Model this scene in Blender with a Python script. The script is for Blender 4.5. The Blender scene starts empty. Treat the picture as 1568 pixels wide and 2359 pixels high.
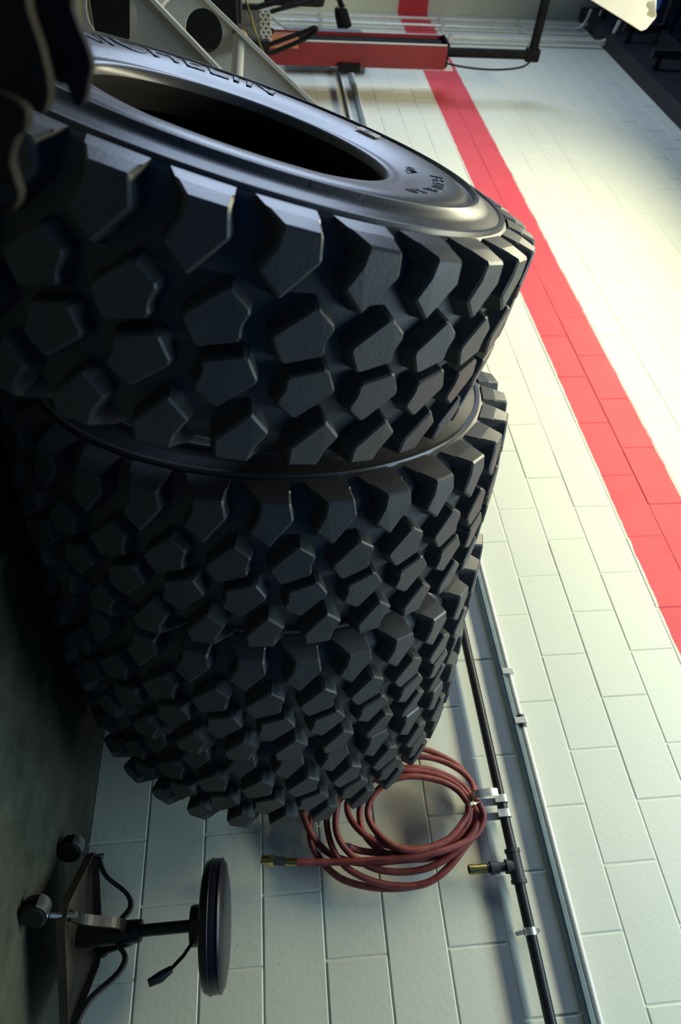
import bpy, bmesh, math, random
from mathutils import Vector, Matrix
random.seed(7)
SC = bpy.context.scene
COL = SC.collection

# ------------------------------------------------------------------ camera
# The photograph lies on its side: the room's "up" points to the right of the picture.
W, H = 1568, 2359
F_PX, YAW, PITCH, ROLL = 1491.05, 0.659325, 0.0950695, -0.035296
CAM = Vector((-0.0671, -2.56453, 0.71023))
_fw = Vector((-math.sin(YAW) * math.cos(PITCH), math.cos(YAW) * math.cos(PITCH), math.sin(PITCH)))
_rt = Vector((math.cos(YAW), math.sin(YAW), 0))
_up = _rt.cross(_fw)
RT = math.cos(ROLL) * _rt + math.sin(ROLL) * _up
UP = -math.sin(ROLL) * _rt + math.cos(ROLL) * _up
FW = _fw
cd = bpy.data.cameras.new('camera')
cd.sensor_fit = 'VERTICAL'
cd.sensor_height = 36
cd.lens = 36 * F_PX / H
cd.clip_start = 0.05
cd.dof.use_dof = True
cd.dof.focus_distance = 1.75
cd.dof.aperture_fstop = 3.2
cam = bpy.data.objects.new('camera', cd)
COL.objects.link(cam)
_m = Matrix((UP, -RT, -FW)).transposed().to_4x4()
_m.translation = CAM
cam.matrix_world = _m
SC.camera = cam


def ray(px):
    return (FW + UP * ((px[0] - W / 2) / F_PX) + RT * ((px[1] - H / 2) / F_PX)).normalized()


def at_y(px, y):
    d = ray(px)
    return CAM + d * ((y - CAM.y) / d.y)


def at_x(px, x):
    d = ray(px)
    return CAM + d * ((x - CAM.x) / d.x)


def at_z(px, z):
    d = ray(px)
    return CAM + d * ((z - CAM.z) / d.z)


def at_d(px, dist):
    return CAM + ray(px) * dist


# ------------------------------------------------------------------ light
wd = bpy.data.worlds.new('world')
SC.world = wd
wd.use_nodes = True
bg = wd.node_tree.nodes['Background']
bg.inputs[0].default_value = (0.07, 0.25, 0.72, 1)
bg.inputs[1].default_value = 0.15


def area(name, loc, target, sx, sy, power, col):
    l = bpy.data.lights.new(name, 'AREA')
    l.shape = 'RECTANGLE'
    l.size, l.size_y = sx, sy
    l.energy = power
    l.color = col
    o = bpy.data.objects.new(name, l)
    COL.objects.link(o)
    o.location = loc
    d = Vector(target) - Vector(loc)
    o.rotation_euler = d.to_track_quat('-Z', 'Y').to_euler()
    return o


# hanging shop light over the aisle, an added near fill, and daylight from the open doorway at the far end
area('shop_light', (-3.5, -1.75, 4.15), (-3.5, -1.05, 0.2), 5.0, 0.4, 205, (1.0, 0.95, 0.66))
area('doorway_light', (-9.2, -4.8, 2.3), (-1.4, -2.4, 0.8), 4.0, 3.6, 290, (0.60, 0.75, 1.0))
area('near_fill_light', (0.2, -1.35, 4.0), (0.2, -0.85, 0.4), 2.6, 0.4, 62, (0.62, 0.86, 1.0))  # unseen cool fill lamp, added to spread light and tint the near wall teal

vs = SC.view_settings
vs.view_transform = 'Standard'
vs.look = 'None'
vs.exposure = 0.0
vs.gamma = 1.0
vs.use_curve_mapping = False


# ------------------------------------------------------------------ materials
def mat(name, col, rough=0.6, metal=0.0, spec=0.5, var=0.0, scale=8.0, col2=None, bump=0.0, bscale=60.0, coord='Object'):
    m = bpy.data.materials.new(name)
    m.use_nodes = True
    nt = m.node_tree
    b = nt.nodes['Principled BSDF']
    b.inputs['Roughness'].default_value = rough
    b.inputs['Metallic'].default_value = metal
    b.inputs['Specular IOR Level'].default_value = spec
    b.inputs['Base Color'].default_value = (*col, 1)
    if var or col2 or bump:
        tc = nt.nodes.new('ShaderNodeTexCoord')
        nz = nt.nodes.new('ShaderNodeTexNoise')
        nz.inputs['Scale'].default_value = scale
        nz.inputs['Detail'].default_value = 6
        nz.inputs['Roughness'].default_value = 0.65
        nt.links.new(tc.outputs[coord], nz.inputs['Vector'])
        rp = nt.nodes.new('ShaderNodeValToRGB')
        rp.color_ramp.elements[0].position = 0.36
        rp.color_ramp.elements[1].position = 0.68
        c2 = col2 or tuple(min(1, c * (1 + var)) for c in col)
        c1 = col if col2 else tuple(c * (1 - var) for c in col)
        rp.color_ramp.elements[0].color = (*c1, 1)
        rp.color_ramp.elements[1].color = (*c2, 1)
        nt.links.new(nz.outputs['Fac'], rp.inputs['Fac'])
        nt.links.new(rp.outputs['Color'], b.inputs['Base Color'])
    if bump:
        n2 = nt.nodes.new('ShaderNodeTexNoise')
        n2.inputs['Scale'].default_value = bscale
        n2.inputs['Detail'].default_value = 5
        nt.links.new(tc.outputs[coord], n2.inputs['Vector'])
        bp = nt.nodes.new('ShaderNodeBump')
        bp.inputs['Strength'].default_value = bump
        bp.inputs['Distance'].default_value = 0.004
        nt.links.new(n2.outputs['Fac'], bp.inputs['Height'])
        nt.links.new(bp.outputs['Normal'], b.inputs['Normal'])
    return m


def math_node(nt, op, a, b=None, clamp=False):
    n = nt.nodes.new('ShaderNodeMath')
    n.operation = op
    n.use_clamp = clamp
    for i, v in enumerate((a, b)):
        if v is None:
            continue
        if isinstance(v, (int, float)):
            n.inputs[i].default_value = v
        else:
            nt.links.new(v, n.inputs[i])
    return n.outputs[0]


def mix_col(nt, fac, a, b):
    n = nt.nodes.new('ShaderNodeMix')
    n.data_type = 'RGBA'
    for sock, v in ((n.inputs['Factor'], fac), (n.inputs['A'], a), (n.inputs['B'], b)):
        if isinstance(v, tuple):
            sock.default_value = (*v, 1) if len(v) == 3 else v
        elif isinstance(v, (int, float)):
            sock.default_value = v
        else:
            nt.links.new(v, sock)
    return n.outputs['Result']


def wall_paint():
    """Off-white block paint with a red band two courses high, specks and rubbed marks."""
    m = bpy.data.materials.new('painted_block')
    m.use_nodes = True
    nt = m.node_tree
    b = nt.nodes['Principled BSDF']
    b.inputs['Roughness'].default_value = 0.55
    b.inputs['Specular IOR Level'].default_value = 0.3
    g = nt.nodes.new('ShaderNodeNewGeometry')
    sp = nt.nodes.new('ShaderNodeSeparateXYZ')
    nt.links.new(g.outputs['Position'], sp.inputs[0])
    z = sp.outputs['Z']

    def noise(s, det=5, dist=0.0):
        n = nt.nodes.new('ShaderNodeTexNoise')
        n.inputs['Scale'].default_value = s
        n.inputs['Detail'].default_value = det
        n.inputs['Distortion'].default_value = dist
        nt.links.new(g.outputs['Position'], n.inputs['Vector'])
        return n.outputs['Fac']
    edge = math_node(nt, 'MULTIPLY', math_node(nt, 'SUBTRACT', noise(9, 6), 0.5), 0.02)
    zz = math_node(nt, 'ADD', z, edge)
    lo = math_node(nt, 'MULTIPLY', math_node(nt, 'SUBTRACT', zz, 2.455), 400, True)
    hi = math_node(nt, 'MULTIPLY', math_node(nt, 'SUBTRACT', 2.845, zz), 400, True)
    band = math_node(nt, 'MULTIPLY', lo, hi)
    big = noise(2.2, 4)
    white = mix_col(nt, big, (0.72, 0.74, 0.61), (0.81, 0.82, 0.68))
    redn = mix_col(nt, noise(5, 6), (0.66, 0.055, 0.075), (0.78, 0.10, 0.12))
    base = mix_col(nt, band, white, redn)
    # little pits and dirt flecks
    fl = math_node(nt, 'MULTIPLY', math_node(nt, 'SUBTRACT', noise(75, 3), 0.66), 14, True)
    msk = math_node(nt, 'MULTIPLY', math_node(nt, 'SUBTRACT', noise(3.1, 4, 0.6), 0.44), 5, True)
    low = math_node(nt, 'MULTIPLY', math_node(nt, 'SUBTRACT', 1.5, z), 0.8, True)
    flm = math_node(nt, 'MULTIPLY', math_node(nt, 'MULTIPLY', fl, msk), low)
    base = mix_col(nt, math_node(nt, 'MULTIPLY', flm, 0.75), base, (0.10, 0.10, 0.07))
    st = math_node(nt, 'MULTIPLY', math_node(nt, 'SUBTRACT', noise(6.5, 6, 1.2), 0.64), 6, True)
    base = mix_col(nt, math_node(nt, 'MULTIPLY', math_node(nt, 'MULTIPLY', st, low), 0.45), base, (0.24, 0.25, 0.17))
    nt.links.new(base, b.inputs['Base Color'])
    bp = nt.nodes.new('ShaderNodeBump')
    bp.inputs['Strength'].default_value = 0.22
    bp.inputs['Distance'].default_value = 0.004
    nt.links.new(noise(55, 6), bp.inputs['Height'])
    nt.links.new(bp.outputs['Normal'], b.inputs['Normal'])
    return m


def rubber(name, sidewall):
    m = bpy.data.materials.new(name)
    m.use_nodes = True
    nt = m.node_tree
    b = nt.nodes['Principled BSDF']
    b.inputs['Specular IOR Level'].default_value = 0.5
    tc = nt.nodes.new('ShaderNodeTexCoord')

    def noise(s, det=6, dist=0.0):
        n = nt.nodes.new('ShaderNodeTexNoise')
        n.inputs['Scale'].default_value = s
        n.inputs['Detail'].default_value = det
        n.inputs['Distortion'].default_value = dist
        nt.links.new(tc.outputs['Object'], n.inputs['Vector'])
        return n.outputs['Fac']
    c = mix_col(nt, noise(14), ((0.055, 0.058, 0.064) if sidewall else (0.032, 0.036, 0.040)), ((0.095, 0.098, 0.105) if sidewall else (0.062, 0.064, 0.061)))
    dust = math_node(nt, 'MULTIPLY', math_node(nt, 'SUBTRACT', noise(210, 2), 0.68), 9, True)
    c = mix_col(nt, math_node(nt, 'MULTIPLY', dust, 0.35), c, (0.26, 0.25, 0.20))
    b.inputs['Roughness'].default_value = 0.5
    if sidewall:
        sp = nt.nodes.new('ShaderNodeSeparateXYZ')
        nt.links.new(tc.outputs['Object'], sp.inputs[0])
        ang = math_node(nt, 'ARCTAN2', sp.outputs['Y'], sp.outputs['X'])
        rad = math_node(nt, 'SQRT', math_node(nt, 'ADD', math_node(nt, 'MULTIPLY', sp.outputs['X'], sp.outputs['X']),
                                              math_node(nt, 'MULTIPLY', sp.outputs['Y'], sp.outputs['Y'])))
        # fine radial weather cracks
        wob = math_node(nt, 'MULTIPLY', noise(9, 4), 0.16)
        t = math_node(nt, 'MULTIPLY', math_node(nt, 'ADD', ang, wob), 18 / math.pi)
        fr = math_node(nt, 'ABSOLUTE', math_node(nt, 'SUBTRACT', math_node(nt, 'FRACT', t), 0.5))
        line = math_node(nt, 'MULTIPLY', math_node(nt, 'SUBTRACT', 0.011, fr), 160, True)
        on = math_node(nt, 'MULTIPLY', math_node(nt, 'SUBTRACT', noise(6.5, 2), 0.5), 20, True)
        rr = math_node(nt, 'MULTIPLY', math_node(nt, 'SUBTRACT', rad, 0.40), 40, True)
        crack = math_node(nt, 'MULTIPLY', math_node(nt, 'MULTIPLY', line, on), rr)
        c = mix_col(nt, crack, c, (0.004, 0.005, 0.008))
        scuff = math_node(nt, 'MULTIPLY', math_node(nt, 'SUBTRACT', noise(17, 8, 1.5), 0.63), 8, True)
        c = mix_col(nt, math_node(nt, 'MULTIPLY', scuff, 0.3), c, (0.30, 0.31, 0.33))
        rg = nt.nodes.new('ShaderNodeMapRange')
        rg.inputs['To Min'].default_value = 0.24
        rg.inputs['To Max'].default_value = 0.42
        nt.links.new(noise(5, 4), rg.inputs['Value'])
        nt.links.new(rg.outputs[0], b.inputs['Roughness'])
    nt.links.new(c, b.inputs['Base Color'])
    bp = nt.nodes.new('ShaderNodeBump')
    bp.inputs['Strength'].default_value = 0.25 if not sidewall else 0.12
    bp.inputs['Distance'].default_value = 0.002
    nt.links.new(noise(130, 4), bp.inputs['Height'])
    nt.links.new(bp.outputs['Normal'], b.inputs['Normal'])
    return m


M = {
    'wall': wall_paint(),
    'liner': mat('inner_liner', (0.006, 0.006, 0.007), 0.7, spec=0.10, var=0.3, scale=12),
    
    'floor': mat('concrete', (0.055, 0.058, 0.034), 0.7, scale=7, col2=(0.12, 0.12, 0.082), bump=0.4, bscale=35),  # shade over the floor is put into this dark base colour
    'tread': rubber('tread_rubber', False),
    'sidewall': rubber('sidewall_rubber', True),
    'letter': mat('lettering_rubber', (0.030, 0.038, 0.070), 0.42, var=0.3, scale=20),
    'blackpipe': mat('black_pipe', (0.012, 0.013, 0.016), 0.38, 0.0, var=0.3, scale=15),
    'fitting': mat('fitting_iron', (0.05, 0.055, 0.06), 0.5, 0.4, var=0.3, scale=30),
    'brass': mat('brass', (0.55, 0.43, 0.13), 0.3, 1.0, var=0.2, scale=40),
    'chrome': mat('chrome', (0.80, 0.81, 0.80), 0.38, 1.0, var=0.1, scale=20),
    'zinc': mat('zinc', (0.70, 0.71, 0.66), 0.4, 0.7, var=0.15, scale=30),
    'raceway': mat('raceway_grey', (0.20, 0.26, 0.26), 0.5, 0.2, var=0.15, scale=12),
    'conduit': mat('conduit_white', (0.78, 0.76, 0.68), 0.4, 0.1, var=0.06, scale=12),
    'hose': mat('hose_rubber', (0.17, 0.030, 0.026), 0.5, scale=22, col2=(0.30, 0.065, 0.055), bump=0.15, bscale=160),
    'vinyl': mat('seat_vinyl', (0.012, 0.014, 0.022), 0.33, var=0.2, scale=20),
    'stoolblack': mat('stool_black', (0.018, 0.018, 0.015), 0.4, 0.0, var=0.3, scale=14),
    'tray': mat('tray_steel', (0.055, 0.046, 0.030), 0.5, 0.2, scale=9, col2=(0.10, 0.075, 0.05)),
    'caster': mat('caster_rubber', (0.010, 0.010, 0.008), 0.5, var=0.3, scale=25),
    'redpaint': mat('red_enamel', (0.15, 0.005, 0.009), 0.5, scale=3.5, col2=(0.23, 0.008, 0.014)),
    'cream': mat('cream_paint', (0.52, 0.51, 0.46), 0.45, scale=5, col2=(0.62, 0.61, 0.54)),
    'weld': mat('weld_rust', (0.26, 0.17, 0.08), 0.7, var=0.4, scale=60),
    'dark': mat('dark_steel', (0.007, 0.008, 0.009), 0.75, 0.0, spec=0.15, var=0.4, scale=9),
    'rust': mat('rusty_steel', (0.010, 0.010, 0.008), 0.8, 0.0, spec=0.15, scale=12, col2=(0.026, 0.018, 0.012), bump=0.3, bscale=40),
    'roofsteel': mat('roof_steel', (0.018, 0.020, 0.028), 0.6, 0.1, var=0.3, scale=6),
    'deck': mat('roof_deck', (0.022, 0.027, 0.045), 0.6, 0.0, var=0.3, scale=4),
    'panel': mat('white_panel', (0.78, 0.77, 0.70), 0.6, var=0.05, scale=3),
    'plate': mat('checker_plate', (0.14, 0.145, 0.15), 0.35, 0.7, var=0.35, scale=30),
    'wood': mat('plank_wood', (0.33, 0.115, 0.06), 0.65, scale=12, col2=(0.45, 0.18, 0.10)),
    'card': mat('card_yellow', (0.55, 0.50, 0.30), 0.7, var=0.1),
    'greybox': mat('grey_box', (0.19, 0.22, 0.25), 0.5, 0.1, var=0.12),
    'redplastic': mat('red_plastic', (0.48, 0.02, 0.02), 0.35, var=0.15),
    'yellow': mat('yellow_strap', (0.13, 0.12, 0.015), 0.6, var=0.2),
    'paper': mat('label_paper', (0.75, 0.73, 0.62), 0.6, var=0.12, scale=90),
    'ink': mat('label_ink', (0.10, 0.09, 0.10), 0.6, var=0.1),
}


# ------------------------------------------------------------------ helpers
def link(name, me, m=None, parent=None, smooth=None):
    if m is not None and not me.materials:
        me.materials.append(m)
    o = bpy.data.objects.new(name, me)
    COL.objects.link(o)
    if parent is not None:
        o.parent = parent
    if smooth:
        for p in me.polygons:
            p.use_smooth = True
        try:
            me.set_sharp_from_angle(angle=math.radians(smooth))
        except Exception:
            pass
    return o


def bm_mesh(name, bm, recalc=True):
    if recalc:
        bmesh.ops.recalc_face_normals(bm, faces=bm.faces)
    me = bpy.data.meshes.new(name)
    bm.to_mesh(me)
    bm.free()
    return me


def tag(o, label, cat, group=None, kind=None):
    o['label'] = label
    o['category'] = cat
    if group:
        o['group'] = group
    if kind:
        o['kind'] = kind
    return o


def struct(o, label=None, cat=None):
    o['kind'] = 'structure'
    if label:
        o['label'] = label
        o['category'] = cat
    return o


def empty(name, loc=(0, 0, 0), mw=None):
    o = bpy.data.objects.new(name, None)
    o.empty_display_size = 0.05
    COL.objects.link(o)
    if mw is not None:
        o.matrix_world = mw
    else:
        o.location = loc
    return o


def add_box(bm, lo, hi, bev=0.0):
    vs_ = [bm.verts.new((x, y, z)) for x in (lo[0], hi[0]) for y in (lo[1], hi[1]) for z in (lo[2], hi[2])]
    fs = [(0, 1, 3, 2), (4, 6, 7, 5), (0, 4, 5, 1), (2, 3, 7, 6), (0, 2, 6, 4), (1, 5, 7, 3)]
    fc = [bm.faces.new([vs_[i] for i in f]) for f in fs]
    if bev:
        es = list({e for f in fc for e in f.edges})
        bmesh.ops.bevel(bm, geom=es, offset=bev, segments=2, affect='EDGES', profile=0.6)


def box(name, lo, hi, m, parent=None, bev=0.0, origin=None):
    """A box given in world corners (or the parent's frame); its origin sits at its centre."""
    c = Vector([(a + b) / 2 for a, b in zip(lo, hi)])
    bm = bmesh.new()
    add_box(bm, [a - b for a, b in zip(lo, c)], [a - b for a, b in zip(hi, c)], bev)
    o = link(name, bm_mesh(name, bm), m, parent)
    o.location = c
    return o


def prism(name, pts, thick, m, parent=None, bev=0.0, holes=()):
    """Solid from a planar outline of 3D points, pushed thick along its normal; round holes as (centre, radius)."""
    pts = [Vector(p) for p in pts]
    c = sum(pts, Vector()) / len(pts)
    n = Vector()
    for i, p in enumerate(pts):
        q = pts[(i + 1) % len(pts)]
        n += (p - c).cross(q - c)
    n.normalize()
    ux = (pts[1] - pts[0]).normalized()
    uy = n.cross(ux)
    bm = bmesh.new()
    loops = [[p - c for p in pts]]
    for hc, hr in holes:
        hc = Vector(hc) - c
        loops.append([hc + ux * (hr * math.cos(t * math.tau / 28)) + uy * (hr * math.sin(t * math.tau / 28)) for t in range(28)])
    for lp in loops:
        lp[:] = [p - n * n.dot(p) for p in lp]
    top, bot = [], []
    edges = []
    for lp in loops:
        v = [bm.verts.new(p) for p in lp]
        top.append(v)
        edges += [bm.edges.new((v[i], v[(i + 1) % len(v)])) for i in range(len(v))]
    if holes:
        bmesh.ops.triangle_fill(bm, use_beauty=True, use_dissolve=False, edges=edges)
    else:
        bm.faces.new(top[0])
    faces = list(bm.faces)
    r = bmesh.ops.extrude_face_region(bm, geom=faces)
    bmesh.ops.translate(bm, verts=[g for g in r['geom'] if isinstance(g, bmesh.types.BMVert)], vec=n * thick)
    o = link(name, bm_mesh(name, bm), m, parent)
    o.location = c
    return o


def catmull(pts, k=8, closed=False):
    pts = [Vector(p) for p in pts]
    n = len(pts)
    out = []
    rng = range(n if closed else n - 1)
    for i in rng:
        if closed:
            p0, p1, p2, p3 = (pts[(i + j - 1) % n] for j in range(4))
        else:
            p1, p2 = pts[i], pts[i + 1]
            p0 = pts[i - 1] if i else p1 * 2 - p2
            p3 = pts[i + 2] if i + 2 < n else p2 * 2 - p1
        for j in range(k):
            t = j / k
            out.append(0.5 * ((2 * p1) + (p2 - p0) * t + (2 * p0 - 5 * p1 + 4 * p2 - p3) * t * t + (3 * p1 - p0 - 3 * p2 + p3) * t ** 3))
    if not closed:
        out.append(pts[-1])
    return out


def add_tube(bm, pts, rad, seg=10, closed=False, flat=None):
    """Sweep a circle (or a flat bar w x t) along points; rad may be a list."""
    pts = [Vector(p) for p in pts]
    n = len(pts)
    rings = []
    nrm = None
    for i, p in enumerate(pts):
        a = pts[i - 1] if (i or closed) else pts[0]
        b = pts[(i + 1) % n] if (i < n - 1 or closed) else pts[-1]
        t = (b - a).normalized()
        if nrm is None:
            ref = Vector((0, 0, 1)) if abs(t.z) < 0.9 else Vector((1, 0, 0))
            if flat:
                ref = Vector(flat[2])
            nrm = (ref - t * ref.dot(t)).normalized()
        else:
            nrm = (nrm - t * nrm.dot(t)).normalized()
        bn = t.cross(nrm)
        r = rad[i] if isinstance(rad, (list, tuple)) else rad
        if flat:
            w, th = flat[0] / 2, flat[1] / 2
            prof = [(-w, -th), (w, -th), (w, th), (-w, th)]
            rings.append([bm.verts.new(p + bn * x + nrm * y) for x, y in prof])
        else:
            rings.append([bm.verts.new(p + (nrm * math.cos(k * math.tau / seg) + bn * math.sin(k * math.tau / seg)) * r) for k in range(seg)])
    s = len(rings[0])
    for i in range(n if closed else n - 1):
        a, b = rings[i], rings[(i + 1) % n]
        for k in range(s):
            bm.faces.new((a[k], a[(k + 1) % s], b[(k + 1) % s], b[k]))
    if not closed:
        bm.faces.new(rings[0][::-1])
        bm.faces.new(rings[-1])


def tube(name, pts, rad, m, parent=None, seg=10, closed=False, flat=None):
    pts = [Vector(p) for p in pts]
    c = sum(pts, Vector()) / len(pts)
    bm = bmesh.new()
    add_tube(bm, [p - c for p in pts], rad, seg, closed, flat)
    o = link(name, bm_mesh(name, bm), m, parent, smooth=None if flat else 40)
    o.location = c
    return o


def add_lathe(bm, prof, seg=32, close=False, mat4=None):
    rings = []
    for r, z in prof:
        if r < 1e-6:
            rings.append([bm.verts.new((0, 0, z))])
        else:
            rings.append([bm.verts.new((r * math.cos(k * math.tau / seg), r * math.sin(k * math.tau / seg), z)) for k in range(seg)])
    n = len(rings)
    for i in range(n if close else n - 1):
        a, b = rings[i], rings[(i + 1) % n]
        for k in range(seg):
            k2 = (k + 1) % seg
            if len(a) == 1 and len(b) == 1:
                continue
            if len(a) == 1:
                bm.faces.new((a[0], b[k], b[k2]))
            elif len(b) == 1:
                bm.faces.new((a[k], a[k2], b[0]))
            else:
                bm.faces.new((a[k], a[k2], b[k2], b[k]))
    if mat4 is not None:
        bm.transform(mat4)


def lathe(name, prof, m, parent=None, seg=32, close=False, smooth=35):
    bm = bmesh.new()
    add_lathe(bm, prof, seg, close)
    return link(name, bm_mesh(name, bm), m, parent, smooth=smooth)


def along(o, a, b):
    """Stand a lathe part (built along +Z) at a pointing to b."""
    a, b = Vector(a), Vector(b)
    o.location = a
    o.rotation_euler = (b - a).to_track_quat('Z', 'Y').to_euler()
    return o


# ------------------------------------------------------------------ setting
BH, BL, GAP = 0.2032, 0.4064, 0.0045
XFAR, XNEAR = -10.15, 0.75
bm = bmesh.new()
s = 14
bmesh.ops.create_grid(bm, x_segments=2, y_segments=2, size=0.5)
bmesh.ops.scale(bm, vec=(XNEAR - XFAR + 2.0, 9.0, 1), verts=bm.verts)
r = bmesh.ops.extrude_face_region(bm, geom=list(bm.faces))
bmesh.ops.translate(bm, verts=[g for g in r['geom'] if isinstance(g, bmesh.types.BMVert)], vec=(0, 0, -0.1))
fl = link('floor', bm_mesh('floor', bm), M['floor'])
fl.location = ((XNEAR + XFAR) / 2, -4.0, 0)
struct(fl, 'dark concrete workshop floor', 'floor')

# block wall beside the tires: mortar bed with painted blocks standing proud of it
WTOP = 26
wall = box('wall_right', (XFAR, 0.0035, -0.05), (XNEAR, 0.12, WTOP * BH), M['wall'])
struct(wall, 'painted concrete block wall with a red stripe', 'wall')


def block_mesh(L, Hh, name, m):
    bm = bmesh.new()
    b = 0.0035
    d = 0.03
    fr = [(-L / 2 + b, 0, -Hh / 2 + b), (L / 2 - b, 0, -Hh / 2 + b), (L / 2 - b, 0, Hh / 2 - b), (-L / 2 + b, 0, Hh / 2 - b)]
    md = [(-L / 2, b, -Hh / 2), (L / 2, b, -Hh / 2), (L / 2, b, Hh / 2), (-L / 2, b, Hh / 2)]
    bk = [(x, d, z) for x, _, z in md]
    R = [[bm.verts.new(p) for p in q] for q in (fr, md, bk)]
    bm.faces.new(R[0])
    bm.faces.new(R[2][::-1])
    for a, c in ((0, 1), (1, 2)):
        for k in range(4):
            bm.faces.new((R[a][k], R[a][(k + 1) % 4], R[c][(k + 1) % 4], R[c][k]))
    me = bm_mesh(name, bm)
    me.materials.append(m)
    return me


BME = block_mesh(BL - GAP, BH - GAP, 'block', M['wall'])


def wall_x(px_x):
    return -px_x


cells = []
for k in range(WTOP):
    off = 0.505 * BL if k % 2 == 0 else 0.0
    j = -2
    while True:
        X1 = j * BL + off          # joint distance toward the far end
        X0 = X1
        x_hi, x_lo = -X0, -(X0 + BL)
        j += 1
        if x_lo < XFAR:
            break
        if x_hi > XNEAR:
            continue
        cx, cz = (x_hi + x_lo) / 2, (k + 0.5) * BH
        v = Vector((cx, 0, cz)) - CAM
        dz = v.dot(FW)
        if dz < 0.2:
            continue
        ix = W / 2 + F_PX * v.dot(UP) / dz
        iy = H / 2 + F_PX * v.dot(RT) / dz
        infr = -120 < ix < W + 120 and -60 < iy < H + 160
        big = (1 / dz ** 2) * abs(v.y) / v.length
        cells.append((infr, big, cx, cz))
seen = sorted([c for c in cells if c[0]], key=lambda c: -c[1])
chosen, rest = seen[:300], seen[300:] + [c for c in cells if not c[0]]
for i, (_, _, cx, cz) in enumerate(chosen):
    o = bpy.data.objects.new('block', BME)
    COL.objects.link(o)
    o.parent = wall
    o.matrix_parent_inverse = Matrix.Translation(-wall.location)
    o.location = (cx, random.uniform(-0.0012, 0.0012), cz)
    o.rotation_euler = (random.uniform(-.003, .003), 0, random.uniform(-.002, .002))
if rest:
    bm = bmesh.new()
    tmp = bmesh.new()
    tmp.from_mesh(BME)
    src_v = [v.co.copy() for v in tmp.verts]
    src_f = [[v.index for v in f.verts] for f in tmp.faces]
    tmp.free()
    for _, _, cx, cz in rest:
        oy = random.uniform(-0.0012, 0.0012)
        nv = [bm.verts.new(p + Vector((cx, oy, cz))) for p in src_v]
        for f in src_f:
            bm.faces.new([nv[i] for i in f])
    me = bm_mesh('far_blocks', bm, False)
    o = link('far_blocks', me, M['wall'])
    o.parent = wall
    o.matrix_parent_inverse = Matrix.Translation(-wall.location)
    o['kind'] = 'stuff'

# end wall
wend = box('wall_far', (XFAR - 0.2, -3.0, -0.05), (XFAR - 0.0035, 0.12, WTOP * BH), M['wall'])
struct(wend, 'block end wall with the same red stripe', 'wall')
for k in range(WTOP):
    for j in range(3):
        y = -(j + (0.5 if k % 2 else 0.0)) * BL
        if y - BL < -1.7:
            continue
        o = bpy.data.objects.new('block', BME)
        COL.objects.link(o)
        o.parent = wend
        o.matrix_parent_inverse = Matrix.Translation(-wend.location)
        o.location = (XFAR, y - BL / 2, (k + .5) * BH)
        o.rotation_euler = (0, 0, math.radians(90))

# roof: corrugated deck, edge beam and lattice joists
ZB = WTOP * BH
roof = empty('ceiling', (-6, -2, ZB + 0.75))
struct(roof, 'dark corrugated roof deck over steel joists', 'ceiling')
bm = bmesh.new()
nx = 90
x0, x1 = XFAR - .2, -3.0
prev = None
for i in range(nx + 1):
    x = x0 + (x1 - x0) * i / nx
    z = (0.0, 0.0, 0.06, 0.06)[i % 4]
    cur = [bm.verts.new((x + 6, 2.1, z)), bm.verts.new((x + 6, -2.5, z)), bm.verts.new((x + 6, -2.5, z + .05)), bm.verts.new((x + 6, 2.1, z + .05))]
    if prev:
        for k in range(4):
            bm.faces.new((prev[k], prev[(k + 1) % 4], cur[(k + 1) % 4], cur[k]))
    prev = cur
o = link('deck', bm_mesh('deck', bm), M['deck'], roof)
beam = box('edge_beam', (XFAR + .1 + 6, 1.84, -1.20), (-3.4 + 6, 1.985, -0.72), M['roofsteel'], roof, 0.01)
box('edge_flange', (XFAR + .1 + 6, 1.70, -0.72), (-3.4 + 6, 1.985, -0.69), M['roofsteel'], roof)
for i, x in enumerate((-9.6, -8.75, -7.9, -7.05, -6.2, -5.35)):
    xx = x + 6
    box('joist_chord', (xx - .03, -2.2, -0.72), (xx + .03, 1.95, -0.66), M['roofsteel'], roof)
    box('joist_chord', (xx - .03, -2.2, -0.16), (xx + .03, 2.0, -0.10), M['roofsteel'], roof)
    bm = bmesh.new()
    yy = 1.9
    up_ = False
    pts = []
    while yy > -2.2:
        pts.append((xx, yy, -0.13 if up_ else -0.69))
        up_ = not up_
        yy -= 0.30
    for a, b in zip(pts, pts[1:]):
        add_tube(bm, [a, b], 0.013, 6)
    link('joist_web', bm_mesh('joist_web', bm), M['roofsteel'], roof)
    box('strut', (xx - .03, 1.66, -1.16), (xx + .03, 1.74, -0.66), M['roofsteel'], roof)
    box('strut_tie', (xx - .03, 1.70, -1.10), (xx + .03, 1.84, -1.04), M['roofsteel'], roof)

# ------------------------------------------------------------------ tires
NP = 32
PITCH_DEG = 360 / NP
TW = 0.40           # tread width
NEAR_SH = [(0, 0), (5.0, 0), (5.6, .038), (1.5, .102), (-1.8, .067), (-.3, .03)]
ROW_IN = [(1.6, .160), (6.6, .099), (10.0, .128), (9.1, .158), (9.5, .178), (3.9, .203)]


def r_top(a):
    t = (a - TW / 2) / (TW / 2)
    return 0.691 - 0.010 * t * t


def r_base(a):
    t = abs((a - TW / 2) / (TW / 2))
    return 0.655 - 0.012 * t ** 3


def cyl(sdeg, a, r):
    t = math.radians(sdeg)
    return Vector((r * math.cos(t), r * math.sin(t), -a))


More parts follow.
